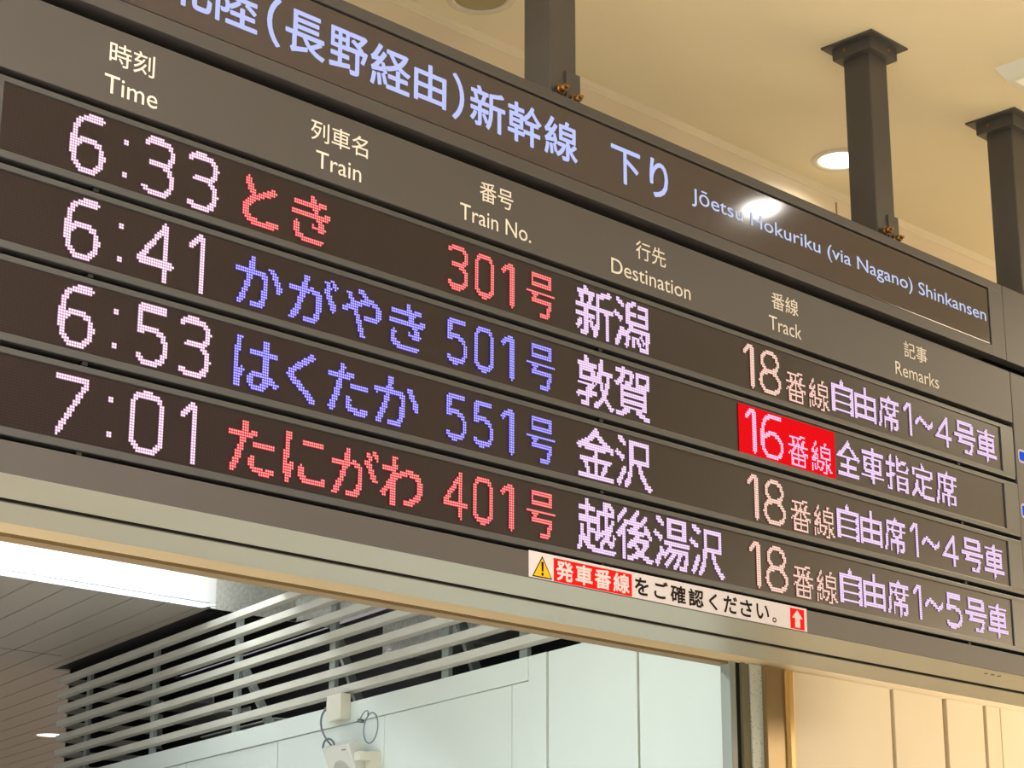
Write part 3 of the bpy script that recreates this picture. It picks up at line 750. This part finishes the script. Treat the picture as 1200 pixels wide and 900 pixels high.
b = MB(); b.box(3.232, 3.312, -0.0014, 0, ZB - 1.0165, ZB - 0.944); b.mi = 1
b.face([(x, -0.002, ZB + zz) for x, zz in ((3.258, -1.011), (3.286, -1.011), (3.286, -0.978), (3.303, -0.978), (3.272, -0.949), (3.241, -0.978), (3.258, -0.978))])
b.build('up_arrow', [M['red'], M['sticker']], st)
# blue labels on the side panel
for z0, z1, x0, lab in ((-0.125, -0.068, 4.822, 'upper'), (-0.362, -0.300, 4.816, 'lower')):
    def rr_(x0, x1, z0, z1, r, y):
        pts = []
        for cx, cz, a0 in ((x1 - r, z1 - r, 0), (x0 + r, z1 - r, 90), (x0 + r, z0 + r, 180), (x1 - r, z0 + r, 270)):
            pts += [(cx + r * math.cos(math.radians(a0 + k * 15)), y, ZB + cz + r * math.sin(math.radians(a0 + k * 15))) for k in range(7)]
        return pts
    b = MB(); b.face(rr_(x0, x0 + 0.30, z0, z1, 0.016, -0.0008)); b.mi = 1; b.face(rr_(x0 + 0.008, x0 + 0.292, z0 + 0.009, z1 - 0.009, 0.010, -0.0012))
    b.build('blue_label', [M['sticker'], M['blue']], bd)['label'] = lab + ' blue rounded label with white border on the side panel'

# ------------------------------------------------------------------ loudspeaker, junction box and cables on the passage wall
RC = (3.220, -0.818)
sp = thing('wall_speaker', WP(3.55, -1.0, -0.10), 'small white tilted loudspeaker on the pale wall under the louvers', 'speaker')
R = Matrix.Translation(WP(3.66, -0.895, -0.21)) @ Matrix.Rotation(-az + math.radians(7.5), 4, 'Z')   # local: -x faces out, +y along the wall away
T = Matrix.Rotation(math.radians(-24), 4, 'Y')
S = R @ T
b = MB()
pr = [(0, 0), (0.15, 0.0), (0.15, -0.34), (0, -0.34)]
b.box(0.0, 0.10, -0.27, 0.0, -0.36, 0.0, 0.008, S); b.build('cabinet', M['plastic'], sp)
b = MB(); Tm = S @ Matrix.Translation((0.0, -0.135, -0.17)) @ Matrix.Rotation(math.radians(-90), 4, 'Y')
b.lathe([(0.0, 0.004), (0.075, 0.006), (0.085, 0.003), (0.088, -0.002)], Tm, 40); b.build('speaker_mesh', M['cone'], sp)
b = MB(); b.box(-0.002, 0.0, -0.235, -0.195, -0.030, -0.024, 0, S); b.build('name_plate', M['cable'], sp)
b = MB(); wbox(b, 3.32, 3.52, -0.13, -0.06, -0.985, -0.935, 0.004); wbox(b, 3.33, 3.40, -0.06, 0.004, -1.12, -0.93, 0.003)
b.build('bracket', M['plastic2'], sp)
b = MB(); b.tube([tuple(WP(RC[0] + 0.085 * math.cos(t), RC[1] + 0.085 * math.sin(t), -0.12 + 0.004 * math.sin(t))) for t in [2 * math.pi * k_ / 36 - 1.4 for k_ in range(37)]], 0.0035, 8)
b.tube([tuple(p) for p in bez(WP(RC[0] + 0.04, RC[1] + 0.075, -0.12), WP(RC[0] + 0.1, RC[1] + 0.14, -0.08), WP(3.50, -0.70, -0.04), WP(3.555, -0.735, -0.02))], 0.0035, 8)
b.build('safety_wire', M['wire'], sp)
b = MB(); b.cyl(WP(3.555, -0.735, -0.03), WP(3.555, -0.735, 0.0), 0.012, seg=14); b.build('eye_bolt', M['wire'], sp)
jb = thing('junction_box', WP(3.86, -0.66, -0.06), 'small cream box on the pale rail with a grey plug', 'box')
b = MB(); wbox(b, 3.70, 3.89, -0.075, -0.008, -0.712, -0.560, 0.006); b.build('box_body', M['plastic2'], jb)
b = MB(); b.cyl(WP(3.885, -0.632, -0.045), WP(3.94, -0.628, -0.05), 0.018, 0.014); b.build('plug', M['cable'], jb)
cb = thing('speaker_cable', WP(3.9, -0.75, -0.1), 'grey cable running from the cream box down to the loudspeaker', 'cable')
b = MB(); b.tube([tuple(p) for p in bez(WP(3.945, -0.628, -0.05), WP(4.02, -0.66, -0.06), WP(3.86, -0.78, -0.14), WP(3.58, -0.895, -0.17), 20)], 0.006, 8)
b.tube([tuple(p) for p in bez(WP(3.66, -0.90, -0.2), WP(3.66, -0.83, -0.2), WP(3.56, -0.83, -0.2), WP(3.53, -0.885, -0.19), 16)], 0.006, 8)
b.build('cable_run', M['cable'], cb)
